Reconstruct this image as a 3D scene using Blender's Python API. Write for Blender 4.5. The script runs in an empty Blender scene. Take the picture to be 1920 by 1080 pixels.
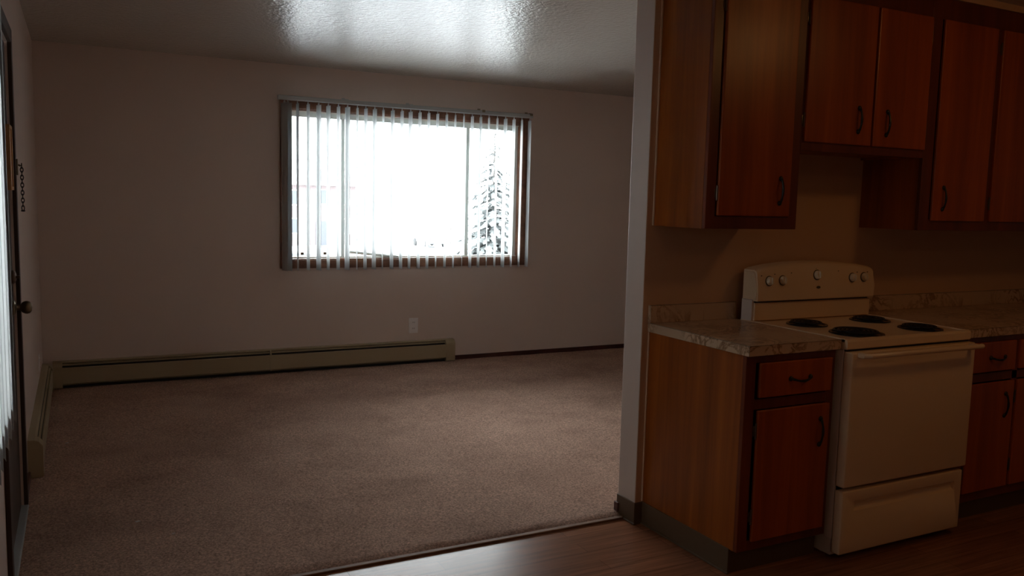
import bpy, bmesh, math, random
from mathutils import Vector, Matrix, noise
random.seed(4)
S = bpy.context.scene
C = S.collection
PI = math.pi

# ------------------------------------------------------------------ camera
RT = Vector((0.88856092, -0.45810494, 0.02448162))
UP = Vector((0.02632601, 0.10419467, 0.99420843))
FW = Vector((0.45800265, 0.88277026, -0.10464339))
cam = bpy.data.cameras.new('camera'); camo = bpy.data.objects.new('camera', cam); C.objects.link(camo)
camo.matrix_world = Matrix(((RT.x, UP.x, -FW.x, -2.1864), (RT.y, UP.y, -FW.y, -2.9677), (RT.z, UP.z, -FW.z, 1.4366), (0, 0, 0, 1)))
cam.sensor_fit = 'HORIZONTAL'; cam.sensor_width = 36; cam.lens = 1573.38 / 1920 * 36; cam.clip_start = .02; cam.clip_end = 500
S.camera = camo

# ------------------------------------------------------------------ dimensions (metres)
XL = -2.433      # left wall
D = 3.764        # window wall
H = 2.4374       # ceiling
T = .133         # thickness of the stub wall that carries the kitchen cabinets
XR = 3.6         # right wall (hidden)
YB = -4.6        # wall behind the camera

# ------------------------------------------------------------------ world, exposure
SKY = 16
w = bpy.data.worlds.new('world'); S.world = w; w.use_nodes = True
bg = w.node_tree.nodes['Background']; bg.inputs[0].default_value = (.93, .96, 1, 1); bg.inputs[1].default_value = SKY
S.view_settings.view_transform = 'Standard'; S.view_settings.look = 'None'
S.view_settings.exposure = 0; S.view_settings.gamma = 1; S.view_settings.use_curve_mapping = False
S.cycles.max_bounces = 10; S.cycles.diffuse_bounces = 6; S.cycles.transparent_max_bounces = 24
S.cycles.use_denoising = True

def portal(name, loc, rot, sx, sy):
    l = bpy.data.lights.new(name, 'AREA'); l.shape = 'RECTANGLE'; l.size = sx; l.size_y = sy; l.cycles.is_portal = True
    o = bpy.data.objects.new(name, l); o.location = loc; o.rotation_euler = rot; C.objects.link(o)
portal('window_light_portal', (.335, D + .16, 1.51), (-PI/2, 0, 0), 2.1, 1.25)
portal('side_window_light_portal', (XL - .16, -.20, 1.4), (0, -PI/2, 0), 1.5, .85)

# ------------------------------------------------------------------ materials
def mat(name, col=(.5, .5, .5), rough=.5, metal=0, spec=.5, coat=0):
    m = bpy.data.materials.new(name); m.use_nodes = True
    b = m.node_tree.nodes['Principled BSDF']
    b.inputs['Base Color'].default_value = (*col, 1); b.inputs['Roughness'].default_value = rough
    b.inputs['Metallic'].default_value = metal; b.inputs['Specular IOR Level'].default_value = spec
    b.inputs['Coat Weight'].default_value = coat
    return m, m.node_tree, b
def nd(nt, t, **k):
    n = nt.nodes.new(t)
    for a, v in k.items():
        if a in ('Scale', 'Detail', 'Roughness', 'Distortion', 'Strength', 'Distance'): n.inputs[a].default_value = v
        else: setattr(n, a, v)
    return n
def coords(nt, scale=(1, 1, 1), rot=(0, 0, 0)):
    t = nt.nodes.new('ShaderNodeTexCoord'); m = nt.nodes.new('ShaderNodeMapping')
    m.inputs['Scale'].default_value = scale; m.inputs['Rotation'].default_value = rot
    nt.links.new(t.outputs['Object'], m.inputs[0]); return m.outputs[0]
def ramp(nt, fac, stops):
    r = nt.nodes.new('ShaderNodeValToRGB'); e = r.color_ramp.elements
    while len(e) < len(stops): e.new(.5)
    for i, (p, c) in enumerate(stops): e[i].position = p; e[i].color = (*c, 1)
    nt.links.new(fac, r.inputs[0]); return r.outputs[0]
def bump(nt, b, h, strength, dist=.002):
    n = nd(nt, 'ShaderNodeBump', Strength=strength, Distance=dist)
    nt.links.new(h, n.inputs['Height']); nt.links.new(n.outputs[0], b.inputs['Normal']); return n

def paint(name, col, rough, scale, st, dist=.002, spec=.5):
    m, nt, b = mat(name, col, rough, spec=spec)
    n = nd(nt, 'ShaderNodeTexNoise', Scale=scale, Detail=3, Roughness=.6); nt.links.new(coords(nt), n.inputs[0])
    bump(nt, b, n.outputs[0], st, dist)
    n2 = nd(nt, 'ShaderNodeTexNoise', Scale=1.6, Detail=2); nt.links.new(coords(nt), n2.inputs[0])
    nt.links.new(ramp(nt, n2.outputs[0], [(.3, tuple(c * .96 for c in col)), (.7, col)]), b.inputs['Base Color'])
    return m
WALL = paint('wall_paint', (.72, .60, .53), .55, 130, .25)
KWALL = paint('orange_wall_tone', (.60, .385, .23), .5, 130, .25)
CEIL = paint('ceiling_gloss_paint', (.58, .54, .48), .15, 42, 1, .0042, spec=.115)

def wood(name, c0, c1, c2, scale=(26, 26, 1.3), rough=.35, streak=(5, 5, .25), coat=.08):
    m, nt, b = mat(name, c1, rough, coat=coat)
    b.inputs['Coat Roughness'].default_value = .28
    n = nd(nt, 'ShaderNodeTexNoise', Scale=1, Detail=5, Roughness=.6, Distortion=.6); nt.links.new(coords(nt, scale), n.inputs[0])
    k = nd(nt, 'ShaderNodeTexNoise', Scale=1, Detail=2); nt.links.new(coords(nt, streak), k.inputs[0])
    mx = nt.nodes.new('ShaderNodeMath'); mx.operation = 'MULTIPLY_ADD'; mx.inputs[1].default_value = .45
    nt.links.new(n.outputs[0], mx.inputs[0])
    m2 = nt.nodes.new('ShaderNodeMath'); m2.operation = 'MULTIPLY'; m2.inputs[1].default_value = .55
    nt.links.new(k.outputs[0], m2.inputs[0]); nt.links.new(m2.outputs[0], mx.inputs[2])
    nt.links.new(ramp(nt, mx.outputs[0], [(.36, c0), (.5, c1), (.64, c2)]), b.inputs['Base Color'])
    bump(nt, b, n.outputs[0], .08, .001)
    return m
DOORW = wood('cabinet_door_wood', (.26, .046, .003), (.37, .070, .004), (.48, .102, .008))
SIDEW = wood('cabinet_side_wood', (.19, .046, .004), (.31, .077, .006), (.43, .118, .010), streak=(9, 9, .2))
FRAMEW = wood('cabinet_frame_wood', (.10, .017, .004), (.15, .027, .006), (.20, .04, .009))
TRIMW = wood('window_trim_wood', (.13, .05, .025), (.20, .085, .045), (.28, .13, .07), scale=(30, 30, 30), streak=(6, 6, 6), rough=.45)
BASEW = wood('baseboard_wood', (.05, .012, .009), (.08, .02, .014), (.11, .03, .02), scale=(2, 30, 30))
DKDOOR = wood('door_wood', (.045, .026, .018), (.065, .04, .028), (.09, .055, .04), rough=.5, coat=0)
STRIPW = wood('threshold_wood', (.14, .06, .025), (.22, .10, .04), (.3, .14, .06), scale=(2, 40, 40), rough=.7, coat=0)

def laminate():
    m, nt, b = mat('marbled_laminate', (.5, .4, .28), .3)
    n = nd(nt, 'ShaderNodeTexNoise', Scale=9, Detail=7, Roughness=.65, Distortion=1.6); nt.links.new(coords(nt), n.inputs[0])
    a = nt.nodes.new('ShaderNodeMath'); a.operation = 'SUBTRACT'; a.inputs[1].default_value = .5; nt.links.new(n.outputs[0], a.inputs[0])
    c = nt.nodes.new('ShaderNodeMath'); c.operation = 'ABSOLUTE'; nt.links.new(a.outputs[0], c.inputs[0])
    col = ramp(nt, c.outputs[0], [(0, (.19, .09, .04)), (.018, (.34, .20, .10)), (.06, (.62, .45, .30))])
    n2 = nd(nt, 'ShaderNodeTexNoise', Scale=3.5, Detail=4); nt.links.new(coords(nt), n2.inputs[0])
    f2 = ramp(nt, n2.outputs[0], [(.45, (0, 0, 0)), (.62, (1, 1, 1))])
    mx = nt.nodes.new('ShaderNodeMix'); mx.data_type = 'RGBA'
    nt.links.new(f2, mx.inputs['Factor']); nt.links.new(col, mx.inputs[6]); mx.inputs[7].default_value = (.58, .42, .28, 1)
    nt.links.new(mx.outputs[2], b.inputs['Base Color'])
    return m
LAM = laminate()

def vinyl():
    m, nt, b = mat('wood_look_vinyl', (.2, .1, .06), .2, spec=.22)
    br = nt.nodes.new('ShaderNodeTexBrick'); nt.links.new(coords(nt), br.inputs[0])
    br.inputs['Scale'].default_value = 1; br.inputs['Brick Width'].default_value = .95; br.inputs['Row Height'].default_value = .085
    br.inputs['Mortar Size'].default_value = .0012; br.offset = .37
    br.inputs['Color1'].default_value = (.36, .16, .085, 1); br.inputs['Color2'].default_value = (.25, .105, .055, 1); br.inputs['Mortar'].default_value = (.14, .055, .03, 1)
    n = nd(nt, 'ShaderNodeTexNoise', Scale=1, Detail=5, Roughness=.65, Distortion=.4); nt.links.new(coords(nt, (2.2, 45, 10)), n.inputs[0])
    mul = nt.nodes.new('ShaderNodeMix'); mul.data_type = 'RGBA'; mul.blend_type = 'MULTIPLY'; mul.inputs['Factor'].default_value = 1
    nt.links.new(br.outputs['Color'], mul.inputs[6])
    nt.links.new(ramp(nt, n.outputs[0], [(.3, (.6, .55, .5)), (.7, (1.15, 1.1, 1.05))]), mul.inputs[7])
    nt.links.new(mul.outputs[2], b.inputs['Base Color'])
    b.inputs['Roughness'].default_value = .27
    bump(nt, b, n.outputs[0], .04, .0004)
    return m
VINYL = vinyl()

def carpet_mat():
    m, nt, b = mat('brown_carpet', (.3, .2, .15), 1, spec=.1)
    
    v = nd(nt, 'ShaderNodeTexNoise', Scale=105, Detail=4, Roughness=.75); nt.links.new(coords(nt), v.inputs[0])
    n = nd(nt, 'ShaderNodeTexNoise', Scale=2.2, Detail=8, Roughness=.6, Distortion=.35); nt.links.new(coords(nt, (1, 1.15, 1), (0, 0, .5)), n.inputs[0])
    a = ramp(nt, n.outputs[0], [(.33, (.56, .36, .275)), (.5, (.66, .43, .33)), (.68, (.75, .50, .385))])
    f = ramp(nt, v.outputs[0], [(.34, (.42, .40, .39)), (.66, (1.3, 1.3, 1.3))])
    mul = nt.nodes.new('ShaderNodeMix'); mul.data_type = 'RGBA'; mul.blend_type = 'MULTIPLY'; mul.inputs['Factor'].default_value = 1
    nt.links.new(a, mul.inputs[6]); nt.links.new(f, mul.inputs[7]); nt.links.new(mul.outputs[2], b.inputs['Base Color'])
    v2 = nd(nt, 'ShaderNodeTexNoise', Scale=110, Detail=4, Roughness=.75); nt.links.new(coords(nt), v2.inputs[0])
    bump(nt, b, v2.outputs[0], 1, .012)
    return m
CARPET = carpet_mat()

ENAMEL, _, _ = mat('almond_enamel', (.78, .59, .38), .28)
ENSIDE, _, _ = mat('daylit_side_enamel', (.70, .60, .52), .38)  # greyer copy of the almond enamel, window daylight put into its colour
KNOBM, _, _ = mat('ivory_plastic', (.78, .68, .50), .35)
RINGM, _, _ = mat('dark_marking', (.10, .07, .03), .5)
BLACKM, _, _ = mat('black_iron', (.012, .012, .013), .38)
COILM, _, _ = mat('burner_coil', (.02, .02, .022), .35, .4)
PANM, _, _ = mat('drip_pan_black', (.015, .015, .017), .2)
GAPM, _, _ = mat('dark_gap', (.006, .005, .005), .8)
HINGEM, _, _ = mat('dull_bronze', (.16, .12, .09), .4, .8)
BRASS, _, _ = mat('aged_brass', (.30, .25, .17), .28, .9)
PLAQUE, _, _ = mat('amber_varnished_wood', (.62, .25, .05), .35)
PLAQUE2, _, _ = mat('pale_gold_edge', (.75, .48, .2), .35)
HEATM = paint('cream_heater_enamel', (.40, .32, .195), .45, 40, .05)
FINM, _, _ = mat('dark_heater_core', (.018, .015, .012), .6)
COVEM = paint('brown_vinyl_cove', (.125, .075, .04), .45, 40, .03)
PLASTIC, _, _ = mat('white_plastic', (.88, .85, .84), .35)
SLOTM, _, _ = mat('outlet_slot', (.03, .03, .03), .6)
ALU, _, _ = mat('aluminium_frame', (.72, .76, .72), .4, .1)
ALUW, _, _ = mat('pale_jamb_edge', (.80, .76, .68), .45)
METAL, _, _ = mat('threshold_metal', (.55, .60, .62), .35, .6)
RAILM, _, _ = mat('grey_headrail', (.46, .48, .48), .4)
def emis(name, col, st):
    m, nt, b = mat(name, col, .5); b.inputs['Emission Color'].default_value = (*col, 1); b.inputs['Emission Strength'].default_value = st; return m
LAMP = emis('warm_lamp_glass', (1, .50, .16), 10)
LAMP2 = emis('dim_lamp_glass', (1, .50, .20), 9)

def vane_mat():
    m = bpy.data.materials.new('white_vinyl_vane'); m.use_nodes = True; nt = m.node_tree; nt.nodes.clear()
    o = nt.nodes.new('ShaderNodeOutputMaterial'); mx = nt.nodes.new('ShaderNodeMixShader')
    d = nt.nodes.new('ShaderNodeBsdfPrincipled'); t = nt.nodes.new('ShaderNodeBsdfTranslucent')
    d.inputs['Base Color'].default_value = (.62, .64, .64, 1); d.inputs['Roughness'].default_value = .45
    t.inputs[0].default_value = (.66, .70, .72, 1); mx.inputs[0].default_value = .20
    nt.links.new(d.outputs[0], mx.inputs[1]); nt.links.new(t.outputs[0], mx.inputs[2]); nt.links.new(mx.outputs[0], o.inputs[0])
    return m
VANE = vane_mat()
def glass_mat():
    m = bpy.data.materials.new('window_glass'); m.use_nodes = True; nt = m.node_tree; nt.nodes.clear()
    o = nt.nodes.new('ShaderNodeOutputMaterial'); mx = nt.nodes.new('ShaderNodeMixShader')
    t = nt.nodes.new('ShaderNodeBsdfTransparent'); g = nt.nodes.new('ShaderNodeBsdfGlossy'); f = nt.nodes.new('ShaderNodeFresnel')
    t.inputs[0].default_value = (.96, .98, .97, 1); g.inputs['Roughness'].default_value = .01; f.inputs[0].default_value = 1.45
    nt.links.new(f.outputs[0], mx.inputs[0]); nt.links.new(t.outputs[0], mx.inputs[1]); nt.links.new(g.outputs[0], mx.inputs[2]); nt.links.new(mx.outputs[0], o.inputs[0])
    return m
GLASS = glass_mat()

# ------------------------------------------------------------------ mesh helpers (world coordinates; obj() moves them into the parent's frame)
def BM(): return bmesh.new()
def bx(bm, x0, x1, y0, y1, z0, z1, bev=0, seg=2):
    r = bmesh.ops.create_cube(bm, size=1)
    vs = r['verts']
    bmesh.ops.scale(bm, verts=vs, vec=(abs(x1-x0), abs(y1-y0), abs(z1-z0)))
    bmesh.ops.translate(bm, verts=vs, vec=((x0+x1)/2, (y0+y1)/2, (z0+z1)/2))
    if bev:
        es = list({e for v in vs for e in v.link_edges})
        bmesh.ops.bevel(bm, geom=es, offset=bev, segments=seg, profile=.5, affect='EDGES')
    return bm
def tube(bm, pts, r, n=8, caps=True):
    pts = [Vector(p) for p in pts]; rs = r if isinstance(r, (list, tuple)) else [r]*len(pts)
    rings = []; prev = None
    for i, p in enumerate(pts):
        t = (pts[min(i+1, len(pts)-1)] - pts[max(i-1, 0)]).normalized()
        if prev is None:
            a = Vector((0, 0, 1)) if abs(t.z) < .9 else Vector((1, 0, 0)); u = t.cross(a).normalized()
        else: u = (prev - t*prev.dot(t)).normalized()
        prev = u; v = t.cross(u)
        rings.append([bm.verts.new(p + (u*math.cos(2*PI*k/n) + v*math.sin(2*PI*k/n))*rs[i]) for k in range(n)])
    for a, b in zip(rings, rings[1:]):
        for k in range(n): bm.faces.new((a[k], a[(k+1) % n], b[(k+1) % n], b[k]))
    if caps: bm.faces.new(rings[0][::-1]); bm.faces.new(rings[-1])
    return bm
def lathe(bm, prof, origin, axis, n=24):
    """prof = (radius, height along axis)"""
    ax = Vector(axis).normalized(); a = Vector((0, 0, 1)) if abs(ax.z) < .9 else Vector((1, 0, 0))
    u = ax.cross(a).normalized(); v = ax.cross(u); o = Vector(origin); rings = []
    for r, h in prof:
        if r < 1e-5: rings.append([bm.verts.new(o + ax*h)])
        else: rings.append([bm.verts.new(o + ax*h + (u*math.cos(2*PI*k/n) + v*math.sin(2*PI*k/n))*r) for k in range(n)])
    for a, b in zip(rings, rings[1:]):
        for k in range(n):
            k2 = (k+1) % n
            if len(a) == 1 and len(b) == 1: continue
            if len(a) == 1: bm.faces.new((a[0], b[k], b[k2]))
            elif len(b) == 1: bm.faces.new((a[k], a[k2], b[0]))
            else: bm.faces.new((a[k], a[k2], b[k2], b[k]))
    return bm
def prism(bm, pts, a0, a1, f):
    """extrude the polygon pts between a0 and a1; f(p, a) -> 3d point"""
    A = [bm.verts.new(f(p, a0)) for p in pts]; B = [bm.verts.new(f(p, a1)) for p in pts]; n = len(pts)
    for i in range(n): bm.faces.new((A[i], A[(i+1) % n], B[(i+1) % n], B[i]))
    bm.faces.new(A[::-1]); bm.faces.new(B)
    return bm
OFF = {}
def obj(name, bm, m, parent=None, smooth=False, base=None):
    off = OFF.get(parent, Vector()) if parent else Vector()
    bmesh.ops.translate(bm, verts=bm.verts, vec=-off)
    bmesh.ops.recalc_face_normals(bm, faces=bm.faces)
    me = bpy.data.meshes.new(name); bm.to_mesh(me); bm.free(); me.materials.append(m)
    o = bpy.data.objects.new(name, me); C.objects.link(o)
    if smooth:
        for p in me.polygons: p.use_smooth = True
        try: me.set_sharp_from_angle(angle=math.radians(40))
        except Exception: pass
    if parent: o.parent = parent
    elif base: o.location = base
    OFF[o] = off
    return o
def thing(name, label, cat, loc, group=None, kind=None):
    o = bpy.data.objects.new(name, None); C.objects.link(o); o.location = loc; o.empty_display_size = .1
    OFF[o] = Vector(loc); tag(o, label, cat, group, kind); return o
def tag(o, label=None, cat=None, group=None, kind=None):
    if label: o['label'] = label
    if cat: o['category'] = cat
    if group: o['group'] = group
    if kind: o['kind'] = kind
    return o
def struct(name, bm, m, label, cat, base=None): return tag(obj(name, bm, m, base=base), label, cat, kind='structure')

# ------------------------------------------------------------------ the room
b = BM(); bx(b, XL-.15, XR+.15, YB-.15, D+.2, -.25, 0)
struct('floor', b, VINYL, 'reddish wood-look vinyl floor of the kitchen side', 'floor')
b = BM(); bx(b, XL-.15, XR+.15, YB-.15, D+.2, H, H+.2)
struct('ceiling', b, CEIL, 'glossy textured white ceiling mirroring the window', 'ceiling')

# window wall with its opening
OX0, OX1, OZ0, OZ1 = -.705, 1.375, .912, 2.109
def holed(axis, a0, a1, h0, h1, z0, z1, hz0, hz1, t0, t1, top=H):
    bm = BM()
    for (p, q, r, s) in ((a0, h0, 0, top), (h1, a1, 0, top), (h0, h1, 0, hz0), (h0, h1, hz1, top)):
        if s - r < 1e-4: continue
        if axis == 'x': bx(bm, p, q, t0, t1, r, s)
        else: bx(bm, t0, t1, p, q, r, s)
    return bm
struct('wall_far', holed('x', XL-.15, XR+.15, OX0, OX1, 0, H, OZ0, OZ1, D, D+.2), WALL, 'beige wall with the big window in it', 'wall')
# left wall: door opening and the opening of the side window
WY0, WY1, WZ0, WZ1 = -.60, .20, .74, 2.08
DY0, DY1, DZ = .36, 1.262, 2.05
bm = BM()
for (y0, y1, z0, z1) in ((YB, WY0, 0, H), (WY0, WY1, 0, WZ0), (WY0, WY1, WZ1, H), (WY1, DY0, 0, H), (DY0, DY1, DZ, H), (DY1, D, 0, H)):
    bx(bm, XL-.15, XL, y0, y1, z0, z1)
struct('wall_left', bm, WALL, 'beige wall with the entry door at the left edge', 'wall')
b = BM(); bx(b, XR, XR+.15, YB, D, 0, H); struct('wall_right', b, WALL, 'beige wall closing the room on the right', 'wall')
b = BM(); bx(b, XL-.15, XR+.15, YB-.15, YB, 0, H); struct('wall_back', b, WALL, 'beige wall behind the viewer', 'wall')
b = BM(); bx(b, 0, XR, 0, T, 0, H, .004)
wk = struct('wall_kitchen', b, KWALL, 'short dividing wall that carries the kitchen cabinets', 'wall')
wk.data.materials.append(WALL)                       # orange tone on the face towards the kitchen, beige elsewhere
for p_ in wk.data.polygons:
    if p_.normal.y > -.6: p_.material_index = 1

# carpet: its own sheet of pile with gentle unevenness
bm = BM(); nx, ny = 150, 110; CY0, CY1 = .098, D
grid = []
for j in range(ny+1):
    row = []
    for i in range(nx+1):
        x = XL + (XR-XL)*i/nx; tj = (j/ny)**1.35; y = CY0 + (CY1-CY0)*tj
        z = .016 + .0035*noise.noise(Vector((x*2.3, y*2.3, 0))) + .002*noise.noise(Vector((x*9, y*9, 3)))
        ed = max(0, 1 - (y-CY0)/.05)
        z += .004*noise.noise(Vector((x*6, y*20, 7)))*max(0, 1-(y-CY0)/.25)
        z -= .010*ed**2
        row.append(bm.verts.new((x, y, z)))
    grid.append(row)
for j in range(ny):
    for i in range(nx): bm.faces.new((grid[j][i], grid[j][i+1], grid[j+1][i+1], grid[j+1][i]))
low = [bm.verts.new((v.co.x, v.co.y-.002, .0005)) for v in grid[0]]
for i in range(nx): bm.faces.new((low[i], low[i+1], grid[0][i+1], grid[0][i]))
tag(obj('carpet', bm, CARPET, smooth=True), 'brown cut-pile carpet covering the living room floor', 'carpet', kind='stuff')
b = BM(); bx(b, XL+.05, 0.0, .070, .097, 0, .009, .004, 3)
struct('trim_1', b, STRIPW, 'thin brown strip where carpet meets the vinyl floor', 'floor trim')

# baseboards
b = BM(); bx(b, .73, XR, D-.012, D, 0, .055, .003)
struct('baseboard_far', b, BASEW, 'low dark red wood baseboard right of the heater', 'baseboard')
b = BM(); bx(b, .0, XR, T, T+.013, 0, .062, .003); bx(b, -.013, .0, T-.02, T+.013, .018, .062, .004)
struct('baseboard_living', b, BASEW, 'dark wood baseboard on the living room side of the dividing wall', 'baseboard')
b = BM(); bx(b, -.006, 0, -.006, T, 0, .1, .002); bx(b, 0, .038, -.006, 0, 0, .1)
bx(b, -.012, -.004, -.012, T, 0, .008, .003)
struct('baseboard_kitchen', b, COVEM, 'brown vinyl cove base wrapping the end of the dividing wall', 'baseboard')
b = BM(); bx(b, XL, XL+.012, 1.33, 1.63, 0, .06, .003)
struct('baseboard_left', b, BASEW, 'dark baseboard between the door and the short heater', 'baseboard')
b = BM(); bx(b, .02, XR, -.345, 0, 2.407, H)
struct('trim_2', b, KWALL, 'painted strip between the wall cabinets and the ceiling', 'trim')

# ------------------------------------------------------------------ window_1
W1 = thing('window_1', 'wide wood-cased window with three lites', 'window', (.335, D, .85), kind='structure')
cx0, cx1, cz0, cz1 = -.767, 1.437, .849, 2.171
bm = BM(); cw = .066
for (x0, x1, z0, z1) in ((cx0, cx0+cw, cz0, cz1), (cx1-cw, cx1, cz0, cz1), (cx0+cw, cx1-cw, cz1-cw, cz1), (cx0+cw, cx1-cw, cz0, cz0+cw)):
    bx(bm, x0, x1, D-.018, D, z0, z1, .003)
obj('casing', bm, TRIMW, W1)
bm = BM(); j = .012
bx(bm, OX0, OX0+j, D, D+.12, OZ0, OZ1); bx(bm, OX1-j, OX1, D, D+.12, OZ0, OZ1)
bx(bm, OX0+j, OX1-j, D, D+.12, OZ0, OZ0+j); bx(bm, OX0+j, OX1-j, D, D+.12, OZ1-j, OZ1)
obj('jamb', bm, TRIMW, W1)
FY = D+.07; bm = BM()
bx(bm, OX0+j, OX0+.045, FY, FY+.07, OZ0+j, OZ1-j); bx(bm, OX1-.045, OX1-j, FY, FY+.07, OZ0+j, OZ1-j)
bx(bm, OX0+.045, OX1-.045, FY, FY+.07, OZ0+j, .935); bx(bm, OX0+.045, OX1-.045, FY, FY+.07, 2.052, OZ1-j)
obj('frame', bm, ALU, W1)
bm = BM()
bx(bm, OX0+j, OX1-j, FY-.012, FY, OZ0+j, OZ0+j+.008); bx(bm, OX0+j, OX1-j, FY-.012, FY, OZ1-j-.008, OZ1-j)
obj('lit_jamb_edge', bm, ALUW, W1)  # pale strips stand in for light caught along the jamb edge
for x0, x1 in ((-.259, -.230), (.856, .888)):
    b = BM(); bx(b, x0, x1, FY-.004, FY+.05, .935, 2.052, .003); obj('mullion', b, ALU, W1)
for x0, x1 in ((OX0+.045, -.259), (-.222, .850), (.888, OX1-.045)):
    b = BM(); bx(b, x0, x1, FY+.03, FY+.034, .935, 2.052); obj('pane', b, GLASS, W1)
# right-hand sliding sash stile with its latch, clips at the foot of the left pane
b = BM(); bx(b, OX1-.062, OX1-.045, FY+.005, FY+.03, .935, 2.052, .002); obj('sash_stile', b, ALU, W1)
b = BM(); bx(b, OX1-.070, OX1-.055, FY-.012, FY+.004, 1.17, 1.33, .003); obj('sash_latch', b, HINGEM, W1)
for x in (-.578, -.392):
    b = BM(); bx(b, x-.013, x+.013, FY-.006, FY+.028, .951, .972, .003); obj('sash_clip', b, HINGEM, W1)
b = BM(); tube(b, [(-.19, D+.055, .973), (.02, D+.056, .951), (.23, D+.055, .929)], .012, 12)
tag(obj('security_rod', b, ALU, smooth=True), 'grey rod lying slanted in the sill track of the window', 'rod')

# ------------------------------------------------------------------ vertical blinds
def vane_bm(w, z0, z1, n=6, seg=1, twist=0.0):
    """one vane hung on the z axis: gently curved slat, 0.6 mm thick"""
    bm = BM(); rows = []
    for s in range(13):
        z = z0 + (z1-z0)*s/12; a = twist*(s/12-1); ca, sa = math.cos(a), math.sin(a)
        row = []
        for side in (0, 1):
            for k in range(n+1):
                t = (k/n-.5); y = w*t; x = .006*(1-4*t*t) + side*.0007
                row.append(bm.verts.new((x*ca-y*sa, x*sa+y*ca, z)))
        rows.append(row)
    m = n+1
    for a, b_ in zip(rows, rows[1:]):
        for k in range(n):
            bm.faces.new((a[k], a[k+1], b_[k+1], b_[k])); bm.faces.new((a[m+k], b_[m+k], b_[m+k+1], a[m+k+1]))
        bm.faces.new((a[0], b_[0], b_[m], a[m])); bm.faces.new((a[n], a[m+n], b_[m+n], b_[n]))
    return bm
BZ0, BZ1 = .837, 2.150
VB = thing('vertical_blind', 'open white vertical blind hanging in front of the wide window', 'window blind', (.31, D-.08, 2.16))
b = BM(); bx(b, -.80, 1.425, D-.10, D-.062, 2.160, 2.192, .003); bx(b, -.80, 1.425, D-.088, D-.074, 2.157, 2.160)
obj('headrail', b, RAILM, VB)
for x in (-.263, .281, .938, 1.405):
    b = BM(); bx(b, x-.014, x+.014, D-.105, D, 2.192, 2.197, .001); bx(b, x-.014, x+.014, D-.104, D-.101, 2.176, 2.195); bx(b, x-.014, x+.014, D-.004, D, 2.175, 2.215, .001)
    obj('bracket', b, BRASS if x > .9 else RAILM, VB)
xs = [-.648,-.565,-.482,-.405,-.324,-.25,-.17,-.1,-.025,.047,.127,.207,.282,.364,.443,.522,.605,.684,.763,.842,.922,1.0,1.081,1.161,1.244,1.322,1.401]
ws = [14,16,24,22,18,26,12,18,22,12,20,18,22,18,16,16,14,10,9,18,16,12,12,22,20,12,20]
vb0 = vane_bm(.086, BZ0, BZ1-.012); vb1 = vane_bm(.086, BZ0, BZ1-.012)
VM = None
def add_vane(x, y, z, rot, parent, mesh):
    v = bpy.data.objects.new('vane', mesh); C.objects.link(v); v.parent = parent
    v.location = Vector((x, y, z)) - OFF[parent]; v.rotation_euler = (0, 0, rot); return v
def bm_mesh(name, bm, *mats):
    bmesh.ops.recalc_face_normals(bm, faces=bm.faces); me = bpy.data.meshes.new(name); bm.to_mesh(me); bm.free()
    for m_ in mats: me.materials.append(m_)
    for p in me.polygons: p.use_smooth = True
    return me
def hook(bm, z):
    tube(bm, [(0, 0, z-.004), (0, 0, z+.014)], .0035, 6)
    bx(bm, -.002, .002, -.012, .012, z-.010, z+.002); return bm
vmesh = bm_mesh('vane', hook(vb0, BZ1-.004), VANE)
vmesh2 = bm_mesh('vane_twisted', hook(vane_bm(.086, BZ0, BZ1-.012, twist=.14), BZ1-.004), VANE)
for k, (x, wpx) in enumerate(zip(xs, ws)):
    th = math.atan((x + 2.1864)/6.65); s = min(.95, (wpx/2.919/212)*math.cos(th)/.086)
    a = math.asin(s) - th
    add_vane(x, D-.081, 0, a, VB, vmesh if k % 3 else vmesh2)
add_vane(-.722, D-.081, 0, math.asin(.70)-.215, VB, vmesh)
add_vane(-.748, D-.081, 0, math.asin(.62)-.215, VB, vmesh2)

# side window on the left wall with its own blind, seen edge-on
W2 = thing('window_2', 'side window on the left wall behind a white blind', 'window', (XL, -.66, .7), kind='structure')
bm = BM(); c = .06
for (y0, y1, z0, z1) in ((WY0-c, WY0, WZ0-c, WZ1+c), (WY1, WY1+c, WZ0-c, WZ1+c), (WY0, WY1, WZ1, WZ1+c), (WY0, WY1, WZ0-c, WZ0)):
    bx(bm, XL, XL+.012, y0, y1, z0, z1, .002)
obj('casing', bm, TRIMW, W2)
bm = BM()
for (y0, y1, z0, z1) in ((WY0, WY0+.04, WZ0, WZ1), (WY1-.04, WY1, WZ0, WZ1), (WY0+.04, WY1-.04, WZ0, WZ0+.04), (WY0+.04, WY1-.04, WZ1-.04, WZ1), (-.22, -.18, WZ0+.04, WZ1-.04)):
    bx(bm, XL-.13, XL-.07, y0, y1, z0, z1)
obj('frame', bm, ALU, W2)
for y0, y1 in ((WY0+.04, -.22), (-.18, WY1-.04)):
    b = BM(); bx(b, XL-.10, XL-.096, y0, y1, WZ0+.04, WZ1-.04); obj('pane', b, GLASS, W2)
SX = XL+.030; SZ0, SZ1 = .655, 2.19
VB2 = thing('vertical_blind', 'bright white vertical blind seen edge-on at the left edge', 'window blind', (SX, -.65, SZ1))
b = BM(); bx(b, SX-.018, SX+.018, -.70, .30, SZ1+.01, SZ1+.04, .003); obj('headrail', b, RAILM, VB2)
for y in (-.6, .2):
    b = BM(); bx(b, XL, SX+.020, y-.014, y+.014, SZ1+.04, SZ1+.045, .001); obj('bracket', b, RAILM, VB2)
sm = bm_mesh('vane', hook(vane_bm(.089, SZ0, SZ1-.008), SZ1), VANE)
for k in range(8):
    add_vane(SX, 0.262 - .113*k, 0, math.radians(24 + random.uniform(-3, 3)), VB2, sm)

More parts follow.
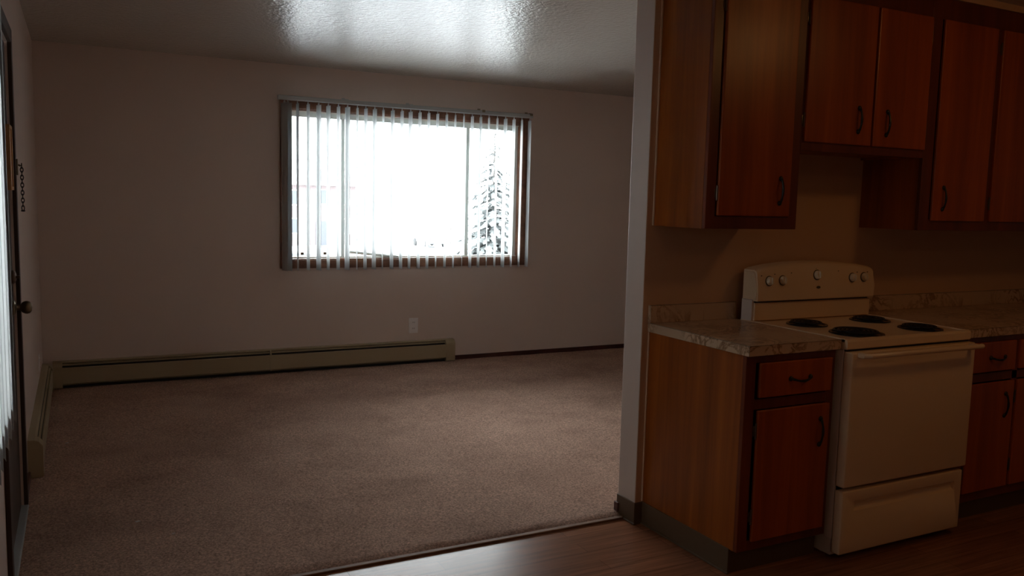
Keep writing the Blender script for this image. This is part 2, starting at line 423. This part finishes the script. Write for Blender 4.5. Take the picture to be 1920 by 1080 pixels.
# ------------------------------------------------------------------ door_1 (entry door on the left wall)
DR = thing('door_1', 'dark brown entry door with round knob at the left edge', 'door', (XL-.03, .81, 0), kind='structure')
b = BM(); bx(b, XL-.05, XL-.010, DY0+.004, DY1-.004, .022, DZ-.004, .002); obj('door_leaf', b, DKDOOR, DR)
bm = BM()
bx(bm, XL-.0, XL+.016, DY1, DY1+.058, 0, DZ+.06, .003); bx(bm, XL-.0, XL+.016, DY0-.058, DY0, 0, DZ+.06, .003); bx(bm, XL-.0, XL+.016, DY0, DY1, DZ, DZ+.06, .003)
obj('door_casing', bm, DKDOOR, DR)
b = BM(); bx(b, XL-.09, XL+.020, DY0, DY1, 0, .021, .005); obj('threshold', b, METAL, DR)
K = Vector((XL-.010, 1.192, .922)); bm = BM()
lathe(bm, [(0, 0), (.034, 0), (.034, .004), (.028, .010), (.013, .014), (.012, .026), (.015, .030), (.023, .036), (.0275, .046), (.028, .054), (.025, .064), (.016, .071), (0, .073)], K, (1, 0, 0), 28)
obj('door_knob', bm, BRASS, DR, smooth=True)
bm = BM(); K = Vector((XL-.010, 1.192, 1.055))
lathe(bm, [(0, 0), (.030, 0), (.030, .006), (.024, .014), (.010, .018), (0, .018)], K, (1, 0, 0), 24)
bx(bm, K.x+.016, K.x+.032, K.y-.019, K.y+.019, K.z-.006, K.z+.006, .003)
obj('deadbolt', bm, HINGEM, DR, smooth=True)
# door chain: holder on the casing and hanging links
bm = BM(); bx(bm, XL+.016, XL+.024, 1.275, 1.305, 1.49, 1.56, .002); tube(bm, [(XL+.024, 1.285, 1.535), (XL+.034, 1.285, 1.53)], .004, 8)
obj('chain_holder', bm, BRASS, DR)
bm = BM(); zc = 1.53; q = 0
while zc > 1.345:
    pts = []
    for k in range(13):
        a = 2*PI*k/12; u = .0055*math.cos(a); v = .0115*math.sin(a)
        pts.append((XL+.037 + (u if q % 2 else 0), 1.285 + (0 if q % 2 else u), zc+v))
    tube(bm, pts, .0020, 6, caps=False); zc -= .0165; q += 1
lathe(bm, [(0, 0), (.007, .001), (.009, .004), (.007, .007), (0, .008)], (XL+.037, 1.285, zc), (0, 0, 1), 12)
obj('door_chain', bm, BLACKM, DR, smooth=True)
bm = BM(); bx(bm, XL-.010, XL+.004, 1.09, 1.235, 1.43, 1.69, .003); pl = obj('door_plaque', bm, PLAQUE, DR); pl['label'] = 'narrow amber wooden plaque on the door'
bm = BM()
for (y0, y1, z0, z1) in ((1.085, 1.10, 1.425, 1.695), (1.225, 1.24, 1.425, 1.695), (1.10, 1.225, 1.68, 1.695), (1.10, 1.225, 1.425, 1.44)): bx(bm, XL-.010, XL+.009, y0, y1, z0, z1, .002)
obj('rim', bm, PLAQUE2, pl)

# ------------------------------------------------------------------ baseboard heaters
HP = [(.0, .210), (.030, .208), (.040, .203), (.040, .199), (.028, .203), (.004, .203), (.004, .02), (0, .02)]      # back plate and hood
def heater(name, label, x0, x1, f, joints, caps):
    """profile (depth, z) swept along the wall; f(depth, along, z) -> world"""
    o = f(0, (x0+x1)/2, 0)
    t = thing(name, label, 'heater', o)
    b = BM(); prism(b, HP, x0, x1, lambda p, a: f(p[0], a, p[1])); obj('back_plate', b, HEATM, t)
    b = BM(); prism(b, [(.054, .168), (.060, .168), (.063, .164), (.063, .053), (.058, .050), (.058, .160), (.054, .163)], x0, x1, lambda p, a: f(p[0], a, p[1])); obj('front_cover', b, HEATM, t)
    b = BM(); prism(b, [(.042, .190), (.0525, .188), (.0525, .182), (.042, .184)], x0+.02, x1-.02, lambda p, a: f(p[0], a, p[1])); obj('damper', b, HEATM, t)
    b = BM(); prism(b, [(.006, .178), (.034, .178), (.034, .060), (.006, .060)], x0+.03, x1-.03, lambda p, a: f(p[0], a, p[1])); obj('heating_element', b, FINM, t)
    b = BM(); prism(b, [(.004, .030), (.036, .030), (.036, .0), (.004, .0)], x0+.0, x1-.0, lambda p, a: f(p[0], a, p[1])); obj('bottom_rail', b, FINM, t)
    for a0, a1 in caps:
        b = BM(); prism(b, [(0, .211), (.032, .209), (.050, .200), (.066, .178), (.067, .165), (.067, .026), (.062, .020), (0, .020)], a0, a1, lambda p, a: f(p[0], a, p[1]))
        bmesh.ops.bevel(b, geom=list(b.edges), offset=.0015, segments=1, affect='EDGES')
        obj('end_cap', b, HEATM, t)
    for a in joints:
        b = BM(); prism(b, [(0, .2095), (.031, .2075), (.0495, .199), (.065, .178), (.0655, .170), (.0655, .042), (0, .042)], a-.006, a+.006, lambda p, a_: f(p[0], a_, p[1])); obj('joint_cover', b, HEATM, t)
    return t
heater('baseboard_heater', 'long cream baseboard heater under the wide window', -2.36, .70, lambda d, a, z: (a, D-d, z), (-.856,), ((.640, .727), (-2.37, -2.31)))
heater('baseboard_heater', 'short cream baseboard heater along the left wall beside the door', 1.66, D-.068, lambda d, a, z: (XL+d, a, z), (), ((1.645, 1.735), (D-.13, D-.066)))

# ------------------------------------------------------------------ outlets
def outlet(label, f, h=.13, w_=.083):
    t = thing('outlet_plate', label, 'outlet', f(0, 0, 0))
    b = BM()
    prism(b, [(-w_/2, -h/2), (w_/2, -h/2), (w_/2, h/2), (-w_/2, h/2)], 0, .007, lambda p, a: f(p[0], a, p[1]))
    bmesh.ops.bevel(b, geom=list(b.edges), offset=.002, segments=2, affect='EDGES'); obj('cover_plate', b, PLASTIC, t)
    for zc in (-.026, .026):
        b = BM(); prism(b, [(.017*math.cos(2*PI*k/16), zc+.0145*math.sin(2*PI*k/16)) for k in range(16)], .006, .0095, lambda p, a: f(p[0], a, p[1])); s = obj('socket', b, PLASTIC, t)
        b = BM()
        for u in (-.007, .007): prism(b, [(u-.0015, zc-.003), (u+.0015, zc-.003), (u+.0015, zc+.007), (u-.0015, zc+.007)], .008, .0098, lambda p, a: f(p[0], a, p[1]))
        obj('slot', b, SLOTM, s)
outlet('white outlet plate on the wall below the wide window', lambda u, d, v: (.358+u, D-d, .340+v))
outlet('white outlet plate low on the left wall above the short heater', lambda u, d, v: (XL+d, 3.13+u, .315+v), .12, .075)

# ------------------------------------------------------------------ smoke detector
b = BM(); P = (.420, .603, H)
sd = thing('smoke_detector', 'white round smoke detector on the ceiling peeping past the dividing wall', 'smoke detector', P)
lathe(b, [(0, -.034), (.045, -.033), (.058, -.028), (.066, -.016), (.066, 0), (0, 0)], P, (0, 0, 1), 32); obj('cover', b, PLASTIC, sd, smooth=True)

# ------------------------------------------------------------------ kitchen cabinets
def pull(parent, x, y, z, vertical=True, L=.102, sag=0):
    """black wire pull: two flared feet and a bowed bar standing off the face"""
    b = BM(); n = 14; h = L/2
    ax = Vector((0, 0, 1)) if vertical else Vector((1, 0, 0)); o = Vector((x, y, z)); out = Vector((0, -1, 0))
    side = Vector((0, 0, -1)) if not vertical else Vector((1, 0, 0))
    pts = []; rs = []
    for k in range(n+1):
        t = k/n; s = -h + L*t; arch = .017*math.sin(PI*t)**.55
        pts.append(o + ax*s + out*(arch+.001) + side*(sag*math.sin(PI*t))); rs.append(.0042 + .0014*math.cos(2*PI*t)**2)
    tube(b, pts, rs, 8)
    for s in (-h, h): lathe(b, [(0, .0), (.0105, 0), (.0105, .002), (.008, .006), (0, .009)], o + ax*s, out, 12)
    return obj('handle', b, BLACKM, parent, smooth=True)
def hinge(parent, x, y, z):
    b = BM(); tube(b, [(x, y-.004, z-.026), (x, y-.004, z+.026)], .0038, 8)
    bx(b, x-.010, x+.010, y-.002, y+.004, z-.020, z+.020, .001)
    for s in (-.028, .028): lathe(b, [(0, -.003), (.004, -.002), (.0045, 0), (.003, .003), (0, .004)], (x, y-.004, z+s), (0, 0, 1), 8)
    return obj('hinge', b, HINGEM, parent, smooth=True)
def slab(name, x0, x1, yf, z0, z1, parent, m=None):
    """lipped overlay door or drawer front"""
    b = BM(); bx(b, x0, x1, yf-.012, yf+.004, z0, z1, .005, 3)
    return obj(name, b, m or DOORW, parent)
def face_frame(rails, stiles, y0, y1):
    b = BM()
    for (x0, x1, z0, z1) in rails + stiles: bx(b, x0, x1, y0, y1, z0, z1, .0015, 1)
    return b
CAULK, _, _ = mat('tan_caulk', (.72, .52, .36), .5)
UY = -.335; UB = 1.340; UT = 2.406; FT = .02
def upper(label, x0, x1, z0, z1, doors, left_side=True, stile=.05, mids=(), pulls=()):
    t = thing('wall_cabinet', label, 'kitchen cabinet', ((x0+x1)/2, 0, z0))
    b = BM()
    bx(b, x0, x0+.018, UY+FT, 0, z0, z1); bx(b, x1-.018, x1, UY+FT, 0, z0, z1)
    bx(b, x0+.018, x1-.018, UY+FT, 0, z0+.012, z0+.03); bx(b, x0+.018, x1-.018, UY+FT, 0, z1-.02, z1); bx(b, x0+.018, x1-.018, -.01, 0, z0+.03, z1-.02)
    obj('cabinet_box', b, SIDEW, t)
    if x0 < .1:
        b = BM(); bx(b, x0-.009, x0, -.006, 0, z0, z1, .002); obj('caulk_strip', b, CAULK, t)
    rails = [(x0+stile-.004, x1-stile+.004, z0, z0+.052), (x0+stile-.004, x1-stile+.004, z1-.095, z1)]
    st = [(x0, x0+stile, z0, z1), (x1-stile, x1, z0, z1)] + [(a, b_, z0+.05, z1-.09) for a, b_ in mids]
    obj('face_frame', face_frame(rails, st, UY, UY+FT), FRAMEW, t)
    for (a, b_, c0, c1, hs, px, pz) in doors:
        d = slab('cabinet_door', a, b_, UY, c0, c1, t)
        if px is not None: pull(d, px, UY-.012, pz)
        hx = a-.003 if hs < 0 else b_+.003
        for zz in (c0+.09, c1-.09): hinge(d, hx, UY, zz)
    return t
DT = 2.312
upper('single-door wooden wall cabinet above the left counter', .040, .535, UB, UT, [(.094, .482, 1.393, DT, -1, .422, 1.500)])
upper('shorter two-door wall cabinet above the stove', .537, 1.314, 1.674, UT, [(.545, .946, 1.711, DT, -1, .860, 1.820), (.958, 1.314-.004, 1.711, DT, 1, 1.040, 1.816)], stile=.03)
upper('wide wall cabinet right of the stove running out of frame', 1.316, 3.05, UB, UT,
      [(1.392, 1.786, 1.385, DT, 1, 1.462, 1.492), (1.829, 2.223, 1.385, DT, -1, None, 0), (2.262, 2.62, 1.385, DT, 1, 2.32, 1.49), (2.66, 3.0, 1.385, DT, -1, 2.95, 1.49)],
      stile=.07, mids=((1.782, 1.833), (2.219, 2.266), (2.616, 2.664)))
# base cabinets
BY = -.610
def base(label, x0, x1, fronts, mids=(), side_vinyl=True, sl=.05, sr=.045):
    t = thing('base_cabinet', label, 'kitchen cabinet', ((x0+x1)/2, 0, 0))
    b = BM()
    bx(b, x0, x0+.018, BY+FT-.001, 0, .10, .872); bx(b, x1-.018, x1, BY+FT, 0, .10, .872)
    bx(b, x0+.018, x1-.018, BY+FT, 0, .10, .118); bx(b, x0+.018, x1-.018, -.01, 0, .118, .872)
    obj('cabinet_box', b, SIDEW, t)
    if x0 < .1:
        b = BM(); bx(b, x0-.007, x0, -.006, 0, .104, .872, .002); obj('caulk_strip', b, CAULK, t)
    rails = [(x0+sl-.002, x1-sr+.002, .10, .14), (x0+sl-.002, x1-sr+.002, .66, .70), (x0+sl-.002, x1-sr+.002, .842, .872)]
    st = [(x0, x0+sl, .10, .872), (x1-sr, x1, .10, .872)] + [(a, b_, .14, .845) for a, b_ in mids]
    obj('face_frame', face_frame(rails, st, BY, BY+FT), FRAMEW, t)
    b = BM(); bx(b, x0+.004, x1-.002, BY+.045, 0, 0, .10); obj('toe_kick', b, COVEM, t)
    if side_vinyl:
        b = BM(); bx(b, x0-.004, x0+.004, BY+.040, -.002, 0, .102, .002); bx(b, x0-.010, x0, BY+.034, -.002, 0, .007, .003); obj('vinyl_base', b, COVEM, t)
    for k, (a, b_, z0, z1, p) in enumerate(fronts):
        dr = z0 > .65
        d = slab('drawer' if dr else 'cabinet_door', a, b_, BY, z0, z1, t)
        if dr and p: pull(d, p, BY-.012, .772, False, .105, .010)
        elif not dr:
            if p: pull(d, p, BY-.012, .543, True, .105)
            hx = a-.003 if (p and p > (a+b_)/2) else b_+.003
            for zz in (z0+.10, z1-.08): hinge(d, hx, BY, zz)
    return t
base('narrow wooden base cabinet left of the stove with one drawer', .040, .512, [(.104, .487, .706, .842, .313), (.104, .487, .136, .657, .436)])
base('wooden base cabinets right of the stove running out of frame', 1.300, 3.05,
     [(1.375, 1.690, .706, .845, 1.553), (1.375, 1.697, .144, .655, 1.634), (1.722, 2.10, .706, .845, 1.91), (1.722, 2.10, .144, .655, 2.03), (2.14, 2.52, .706, .845, 2.33), (2.14, 2.52, .144, .655, 2.21), (2.56, 3.0, .706, .845, 2.78), (2.56, 3.0, .144, .655, 2.93)],
     mids=((1.686, 1.726), (2.098, 2.142), (2.518, 2.562)), side_vinyl=False, sl=.08)
# counters
def counter(label, x0, x1, left_end=False, bx1=None):
    t = thing('countertop', label, 'countertop', ((x0+x1)/2, -.3, .876))
    b = BM(); bx(b, x0, x1, -.634, 0, .874, .914, .0015, 1); obj('worktop', b, LAM, t)
    b = BM(); bx(b, x0, bx1 or x1, -.020, 0, .914, .992, .0015, 1); obj('backsplash', b, LAM, t)
    # dark edge seams of the laminate
    b = BM(); bx(b, x0-.0006, x1, -.6346, -.6334, .9122, .9136)
    if left_end: bx(b, x0-.0006, x0+.0006, -.6346, -.002, .9122, .9136); bx(b, x0-.0006, x0+.0006, -.6346, -.6334, .875, .9136)
    bx(b, x0, bx1 or x1, -.0206, -.0194, .9906, .9922)
    obj('edge_seam', b, RINGM, t)
counter('short marbled laminate countertop left of the stove', .029, .514, True, .514)
counter('long marbled laminate countertop right of the stove', 1.300, 3.05)

# ------------------------------------------------------------------ stove
SX0, SX1 = .522, 1.290; SF = -.657
ST = thing('stove', 'almond electric coil range between the two counters', 'stove', ((SX0+SX1)/2, -.33, 0))
b = BM(); bx(b, SX0+.004, SX1-.004, -.636, -.045, .085, .872, .003)
bx(b, SX0+.010, SX1-.010, -.628, -.05, .012, .085, .003)
for (x, y) in ((SX0+.05, -.56), (SX1-.05, -.56), (SX0+.05, -.12), (SX1-.05, -.12)): lathe(b, [(0, 0), (.018, 0), (.018, .012), (0, .012)], (x, y, 0), (0, 0, 1), 12)
obj('oven_body', b, ENSIDE, ST)
# cooktop: rimmed top with rolled front
b = BM()
prism(b, [(-.045, .874), (SF+.004, .874), (SF, .878), (SF, .905), (SF+.004, .912), (SF+.012, .916), (SF+.022, .916), (SF+.032, .911), (-.075, .911), (-.075, .916), (-.045, .916)], SX0, SX1, lambda p, a: (a, p[0], p[1]))
for xa in (SX0, SX1-.012): bx(b, xa, xa+.012, SF+.012, -.06, .900, .9165, .003)
obj('cooktop', b, ENAMEL, ST)
BS = [(.712, -.264, .076), (.720, -.530, .098), (1.122, -.262, .078), (1.128, -.526, .080)]
for x, y, r in BS:
    b = BM()
    lathe(b, [(r+.014, .9115), (r+.012, .9165), (r+.004, .9165), (r+.001, .913), (r*.5, .9125), (0, .9125)], (x, y, 0), (0, 0, 1), 40)
    d = obj('drip_pan', b, PANM, ST, smooth=True)
    b = BM(); pts = []; turns = 4.5 if r > .09 else 3.6; n = int(turns*28)
    for k in range(n+1):
        t = k/n; rr = .016 + (r-.016-.004)*t; a = 2*PI*turns*t; pts.append((x+rr*math.cos(a), y+rr*math.sin(a), .9235))
    tube(b, pts, .0044, 8)
    for k in range(3):
        a = 2*PI*k/3+.4; tube(b, [(x, y, .9175), (x+r*math.cos(a), y+r*math.sin(a), .9175)], .002, 6)
    obj('burner_coil', b, COILM, d, smooth=True)
# riser behind the cooktop, dark vent slot, console with arched top
b = BM()
prism(b, [(-.045, .912), (-.112, .912), (-.120, .917), (-.120, .992), (-.116, .997), (-.045, .997)], SX0+.012, SX1-.004, lambda p, a: (a, p[0], p[1]))
bmesh.ops.bevel(b, geom=list(b.edges), offset=.002, segments=1, affect='EDGES')
obj('riser', b, ENAMEL, ST)
b = BM(); bx(b, SX0+.02, SX1-.012, -.110, -.05, .994, 1.014); obj('vent_slot', b, GAPM, ST)
b = BM(); cxs = (SX0+SX1)/2; hw = (SX1-SX0)/2; n = 28; rows = []
def topz(u): return 1.150 + .032*(1-abs(u)**2.2)
prof = []
for k in range(n+1):
    u = -1 + 2*k/n; x = cxs + u*hw; zt = topz(u)
    if k in (0, n): zt -= .006
    # yz outline, front leaning back towards the top
    rows.append([b.verts.new((x, y, z)) for (y, z) in ((-.045, 1.006), (-.138, 1.006), (-.142, 1.011), (-.140, 1.06), (-.130, zt-.018), (-.124, zt-.006), (-.112, zt), (-.045, zt))])
for p, q_ in zip(rows, rows[1:]):
    for k in range(8): b.faces.new((p[k], p[(k+1) % 8], q_[(k+1) % 8], q_[k]))
b.faces.new(rows[0][::-1]); b.faces.new(rows[-1])
es = [e for e in b.edges if all(abs(abs(v.co.x-cxs)-hw) < 1e-4 for v in e.verts)]
bmesh.ops.bevel(b, geom=es, offset=.007, segments=3, affect='EDGES')
cons = obj('control_console', b, ENAMEL, ST, smooth=True)
b = BM(); bx(b, SX0+.001, SX0+.014, -.112, -.045, .885, 1.012, .003); obj('side_bracket', b, ENSIDE, ST)
def cface(z): return -.140 + (z-1.06)*(.010/.09)
nrm = Vector((0, -1, .11)).normalized()
for x, z, r in ((.597, 1.098, .0185), (.679, 1.099, .0185), (.898, 1.120, .0195), (1.133, 1.103, .0185), (1.213, 1.104, .0185)):
    o = Vector((x, cface(z)-.0005, z)); b = BM()
    lathe(b, [(r*1.28, 0), (r*1.28, .0015), (r*1.05, .003)], o, nrm, 28); ring = obj('dial_ring', b, RINGM, cons, smooth=True)
    b = BM(); lathe(b, [(r*1.06, .001), (r*1.06, .006), (r*.94, .016), (r*.8, .019), (0, .0195)], o, nrm, 28)
    up = Vector((0, .11, 1)).normalized(); c_ = o + nrm*.021
    tube(b, [c_ - up*r*.78, c_ + up*r*.78], .0042, 8)
    obj('dial_knob', b, KNOBM, cons, smooth=True)
b = BM(); o = Vector((.905, cface(1.062)-.0006, 1.062))
prism(b, [(.013*math.cos(2*PI*k/20), .0065*math.sin(2*PI*k/20)) for k in range(20)], 0, .0012, lambda p, a: (o.x+p[0], o.y-a, o.z+p[1])); obj('badge', b, RINGM, cons)
for x, z in ((.552, 1.122), (.632, 1.128), (.735, 1.132), (.893, 1.150), (1.040, 1.136), (1.168, 1.128), (1.240, 1.128)):
    b = BM(); oo = Vector((x, cface(z)-.0004, z)); bx(b, oo.x-.003, oo.x+.003, oo.y-.001, oo.y+.001, oo.z-.0022, oo.z+.0022); obj('printed_mark', b, RINGM, cons)
# oven door with bar handle
OD0 = SX0-.004; OD1 = SX1-.000
b = BM(); bx(b, OD0+.004, OD1, -.684, -.640, .312, .866, .007, 3); od = obj('oven_door', b, ENAMEL, ST, smooth=True)
b = BM(); tube(b, [(SX0+.034, -.712, .858), (SX0+.05, -.730, .858), (SX1-.045, -.730, .858), (SX1-.018, -.726, .858)], .0105, 14)
bx(b, SX0+.030, SX0+.052, -.716, -.682, .846, .866, .004); bx(b, SX1-.052, SX1-.028, -.722, -.682, .848, .866, .004)
obj('door_handle', b, ENAMEL, od, smooth=True)
b = BM(); bx(b, SX0+.012, SX1-.012, -.640, -.634, .290, .318); obj('dark_gap', b, GAPM, ST)
b = BM(); bx(b, SX0+.008, SX1-.008, -.652, -.634, .866, .874); obj('dark_gap', b, GAPM, ST)
# storage drawer with scooped grip
b = BM(); bx(b, OD0+.004, OD1-.018, -.682, -.640, .032, .296, .006, 3)
dw = obj('storage_drawer', b, ENAMEL, ST, smooth=True)
gx0, gx1 = SX0+.070, SX1-.070
cut = BM()
prism(cut, [(-.720, .255), (-.684, .252), (-.668, .240), (-.664, .228), (-.672, .216), (-.688, .206), (-.720, .200)], gx0, gx1, lambda p, a: (a, p[0], p[1]))
cme = bpy.data.meshes.new('cut'); bmesh.ops.translate(cut, verts=cut.verts, vec=-OFF[ST]); bmesh.ops.recalc_face_normals(cut, faces=cut.faces); cut.to_mesh(cme); cut.free()
co = bpy.data.objects.new('cut', cme); C.objects.link(co); co.parent = ST
mod = dw.modifiers.new('grip', 'BOOLEAN'); mod.operation = 'DIFFERENCE'; mod.object = co; mod.solver = 'EXACT'
bpy.context.view_layer.update()
dg = bpy.context.evaluated_depsgraph_get(); nm = bpy.data.meshes.new_from_object(dw.evaluated_get(dg)); dw.modifiers.clear(); dw.data = nm
bpy.data.objects.remove(co)

# ------------------------------------------------------------------ scraps on the carpet
def scrap(x, y, s, label):
    b = BM(); n = 7
    pts = [(s*(1+.35*math.sin(k*2.3+x*9))*math.cos(2*PI*k/n), s*.5*(1+.3*math.cos(k*1.7))*math.sin(2*PI*k/n)) for k in range(n)]
    prism(b, pts, 0, .003, lambda p, a: (p[0], p[1], a + .0015*math.sin(p[0]*300)))
    tag(obj('paper_scrap', b, PLASTIC, base=(x, y, .0185)), label, 'scrap')
scrap(-1.990, .855, .008, 'white paper scrap on the carpet, farther of two near the strip')
scrap(-1.866, .657, .006, 'small white paper scrap on the carpet nearest the vinyl floor')
scrap(-2.27, 2.24, .008, 'pale paper scrap on the carpet beside the short heater')

# ------------------------------------------------------------------ kitchen ceiling lamp (outside the frame, lights the cabinets)
def ceiling_lamp(P, k, label, m):
    t = thing('ceiling_light', label, 'lamp', P)
    b = BM(); lathe(b, [(0, 0), (.14*k, 0), (.14*k, -.02), (.125*k, -.03), (0, -.03)], P, (0, 0, 1), 32); obj('lamp_base', b, BRASS, t, smooth=True)
    b = BM(); lathe(b, [(.125*k, -.03), (.13*k, -.05), (.11*k, -.085), (.06*k, -.105), (0, -.11)], P, (0, 0, 1), 32); obj('lamp_shade', b, m, t, smooth=True)
ceiling_lamp((1.40, -1.65, H), 1, 'round warm kitchen ceiling lamp in front of the cabinets', LAMP)
ceiling_lamp((-.6, -3.1, H), 1, 'round dim dining ceiling lamp behind the viewer', LAMP2)

# ------------------------------------------------------------------ outside
GZ = -2.9
LIGHTSCREEN, _, _ = mat('light_screen_grey', (.16, .155, .15), .8)
b = BM(); bx(b, -4.6, XL-.15, -3.2, 2.6, 2.40, 2.55); bx(b, -4.6, -4.4, -3.2, 2.6, -.2, 1.65); bx(b, -4.6, -4.45, -3.2, -3.05, 1.65, 2.4); bx(b, -4.6, -4.45, 2.45, 2.6, 1.65, 2.4); bx(b, -4.6, XL-.15, -3.2, 2.6, -.35, -.2)
tag(obj('added_light_screen', b, LIGHTSCREEN), 'added unseen grey light screen outside the door and side window', 'added_light_screen', kind='structure')  # added out of view to cut the daylight reaching the side window
def noisy(name, c0, c1, sc, rough=.9):
    m, nt, b_ = mat(name, c0, rough, spec=.2)
    n = nd(nt, 'ShaderNodeTexNoise', Scale=sc, Detail=5); nt.links.new(coords(nt), n.inputs[0])
    nt.links.new(ramp(nt, n.outputs[0], [(.35, c0), (.65, c1)]), b_.inputs['Base Color']); return m
SNOW = noisy('snowy_ground', (.62, .64, .66), (.80, .82, .84), .15)
NEEDLE = noisy('snow_dusted_needles', (.09, .10, .10), (.17, .18, .18), 2.5)
TWIG = noisy('grey_bark', (.07, .065, .06), (.11, .10, .095), 8)
SIDING = noisy('pale_pink_siding', (.125, .10, .10), (.14, .115, .115), 2)
SHING = noisy('snowy_roof', (.2, .2, .2), (.75, .76, .78), 1)
DKWIN, _, _ = mat('dark_window', (.05, .055, .065), .3)
CARB, _, _ = mat('pale_blue_car_paint', (.085, .115, .13), .3)
CARW, _, _ = mat('silver_car_paint', (.13, .14, .145), .3)
TIRE, _, _ = mat('tire', (.05, .05, .05), .8)
TAIL, _, _ = mat('tail_light', (.3, .05, .05), .4)
b = BM(); bx(b, -90, 140, -40, 190, GZ-.4, GZ); struct('ground', b, SNOW, 'bright snowy ground outside the window', 'ground')
# neighbouring house
HX, HY = 15.9, 69
HS = thing('house', 'pale pink house across the street seen through the left pane', 'house', (HX, HY, GZ))
b = BM(); bx(b, HX-3.4, HX+3.6, HY, HY+7, GZ, 2.3); obj('wall', b, SIDING, HS)
b = BM(); prism(b, [(-.5, 2.25), (3.5, 4.3), (7.5, 2.25), (7.5, 2.45), (3.5, 4.55), (-.5, 2.45)], HX-3.8, HX+4.0, lambda p, a: (a, HY+p[0], p[1])); obj('roof', b, SHING, HS)
for x, z in ((HX-1.9, .5), (HX+.55, .6), (HX+2.6, .6), (HX-1.9, -1.9), (HX+2.6, -1.9)):
    b = BM(); bx(b, x-.55, x+.55, HY-.05, HY+.02, z, z+1.35, .02); wn = obj('window', b, ALUW, HS)
    b = BM(); bx(b, x-.46, x+.46, HY-.08, HY-.04, z+.09, z+1.26); obj('pane', b, DKWIN, wn)
b = BM(); bx(b, HX+.1, HX+1.1, HY-.06, HY+.02, GZ, GZ+2.1); obj('door', b, DKWIN, HS)
# conifers
def conifer(x, y, h, r, label, tiers=17, seed=0):
    rnd = random.Random(seed); t = thing('conifer_tree', label, 'tree', (x, y, GZ), 'conifers outside the right pane')
    b = BM(); tube(b, [(x, y, GZ), (x, y, GZ+h*.97)], [.16, .02], 8); obj('trunk', b, TWIG, t)
    b = BM()
    for i in range(tiers):
        f = i/tiers; z = GZ + h*(.08 + .90*f); rr = r*(1-f)**.85 + .12; nb = max(6, int(17*(1-f)+5))
        for k in range(nb):
            a = 2*PI*(k+rnd.random()*.8)/nb; L = rr*rnd.uniform(.75, 1.12); dz = -L*rnd.uniform(.18, .42)
            d = Vector((math.cos(a), math.sin(a), 0)); s = Vector((-d.y, d.x, 0)); o = Vector((x, y, z+rnd.uniform(-.1, .1)*h/tiers*4))
            prev = None
            for m_ in range(5):                       # drooping bough as a chain of feathered tufts
                u0 = m_/5; c0_ = o + d*L*u0 + Vector((0, 0, dz*u0*u0)); c1_ = o + d*L*(u0+.3) + Vector((0, 0, dz*(u0+.3)**2 - .05))
                wd = .20*L*(1-u0*.7)
                v = [b.verts.new(c0_ + Vector((0, 0, .03))), b.verts.new(c0_*.6+c1_*.4 + s*wd + Vector((0, 0, -.10*L*rnd.random()))), b.verts.new(c1_), b.verts.new(c0_*.6+c1_*.4 - s*wd + Vector((0, 0, -.10*L*rnd.random()))), b.verts.new(c0_ + Vector((0, 0, -.10)))]
                b.faces.new((v[0], v[1], v[2])); b.faces.new((v[0], v[2], v[3])); b.faces.new((v[4], v[2], v[1])); b.faces.new((v[4], v[3], v[2]))
    obj('foliage', b, NEEDLE, t)
conifer(18.3, 39, 8.4, 2.3, 'snow-dusted conifer behind the middle of the right pane', seed=1)
conifer(22.3, 43, 9.6, 1.9, 'taller conifer at the right side of the right pane', seed=2)
def bare(x, y, h, label, seed):
    rnd = random.Random(seed); b = BM()
    def br(p, d, L, r, dep):
        q = p + d*L; tube(b, [p, q], [r, r*.65], 5)
        if dep:
            for _ in range(3):
                nd_ = (d + Vector((rnd.uniform(-.7, .7), rnd.uniform(-.7, .7), rnd.uniform(-.1, .4)))).normalized(); br(q, nd_, L*rnd.uniform(.55, .8), r*.6, dep-1)
    br(Vector((0, 0, 0)), Vector((0, 0, 1)), h*.32, .07, 4)
    tag(obj('bare_tree', b, TWIG, base=(x, y, GZ)), label, 'tree')
bare(29.0, 70, 4.2, 'small bare tree across the street left of the conifers', 3)
bare(31.0, 70, 4.6, 'bare tree beside the conifers seen through the middle pane', 5)
# cars
def car(x, y, rz, m, label):
    t = thing('car', label, 'car', (x, y, GZ)); t.rotation_euler = (0, 0, rz); OFF[t] = Vector()
    b = BM(); side = [(-2.2, .35), (-2.25, .75), (-2.1, .98), (-1.5, 1.02), (-1.0, 1.42), (.7, 1.45), (1.25, 1.0), (2.05, .88), (2.25, .6), (2.2, .35)]
    prism(b, side, -.86, .86, lambda p, a: (a, -p[0], p[1])); bmesh.ops.bevel(b, geom=list(b.edges), offset=.06, segments=2, affect='EDGES'); obj('body', b, m, t, smooth=True)
    b = BM(); prism(b, [(-1.42, 1.08), (-1.02, 1.38), (.66, 1.40), (1.10, 1.06)], -.875, .875, lambda p, a: (a, -p[0], p[1]))
    prism(b, [(-1.5, 1.05), (-1.06, 1.40), (.74, 1.42), (1.25, 1.04)], -.70, .70, lambda p, a: (a, -p[0]*1.02, p[1])); obj('window', b, DKWIN, t)
    for sx in (-.8, .8):
        for sy in (-1.4, 1.4): b = BM(); lathe(b, [(0, -.1), (.32, -.1), (.34, 0), (.32, .1), (0, .1)], (sx, sy, .34), (1, 0, 0), 18); obj('wheel', b, TIRE, t, smooth=True)
    for sx in (-.7, .7): b = BM(); bx(b, sx-.12, sx+.12, 2.2, 2.28, .68, .86, .02); obj('tail_light', b, TAIL, t)
car(25.7, 67, PI, CARW, 'pale car parked across the street seen through the middle pane')
car(7.3, 39.5, PI*.5, CARB, 'pale blue car at the lower left corner of the window')
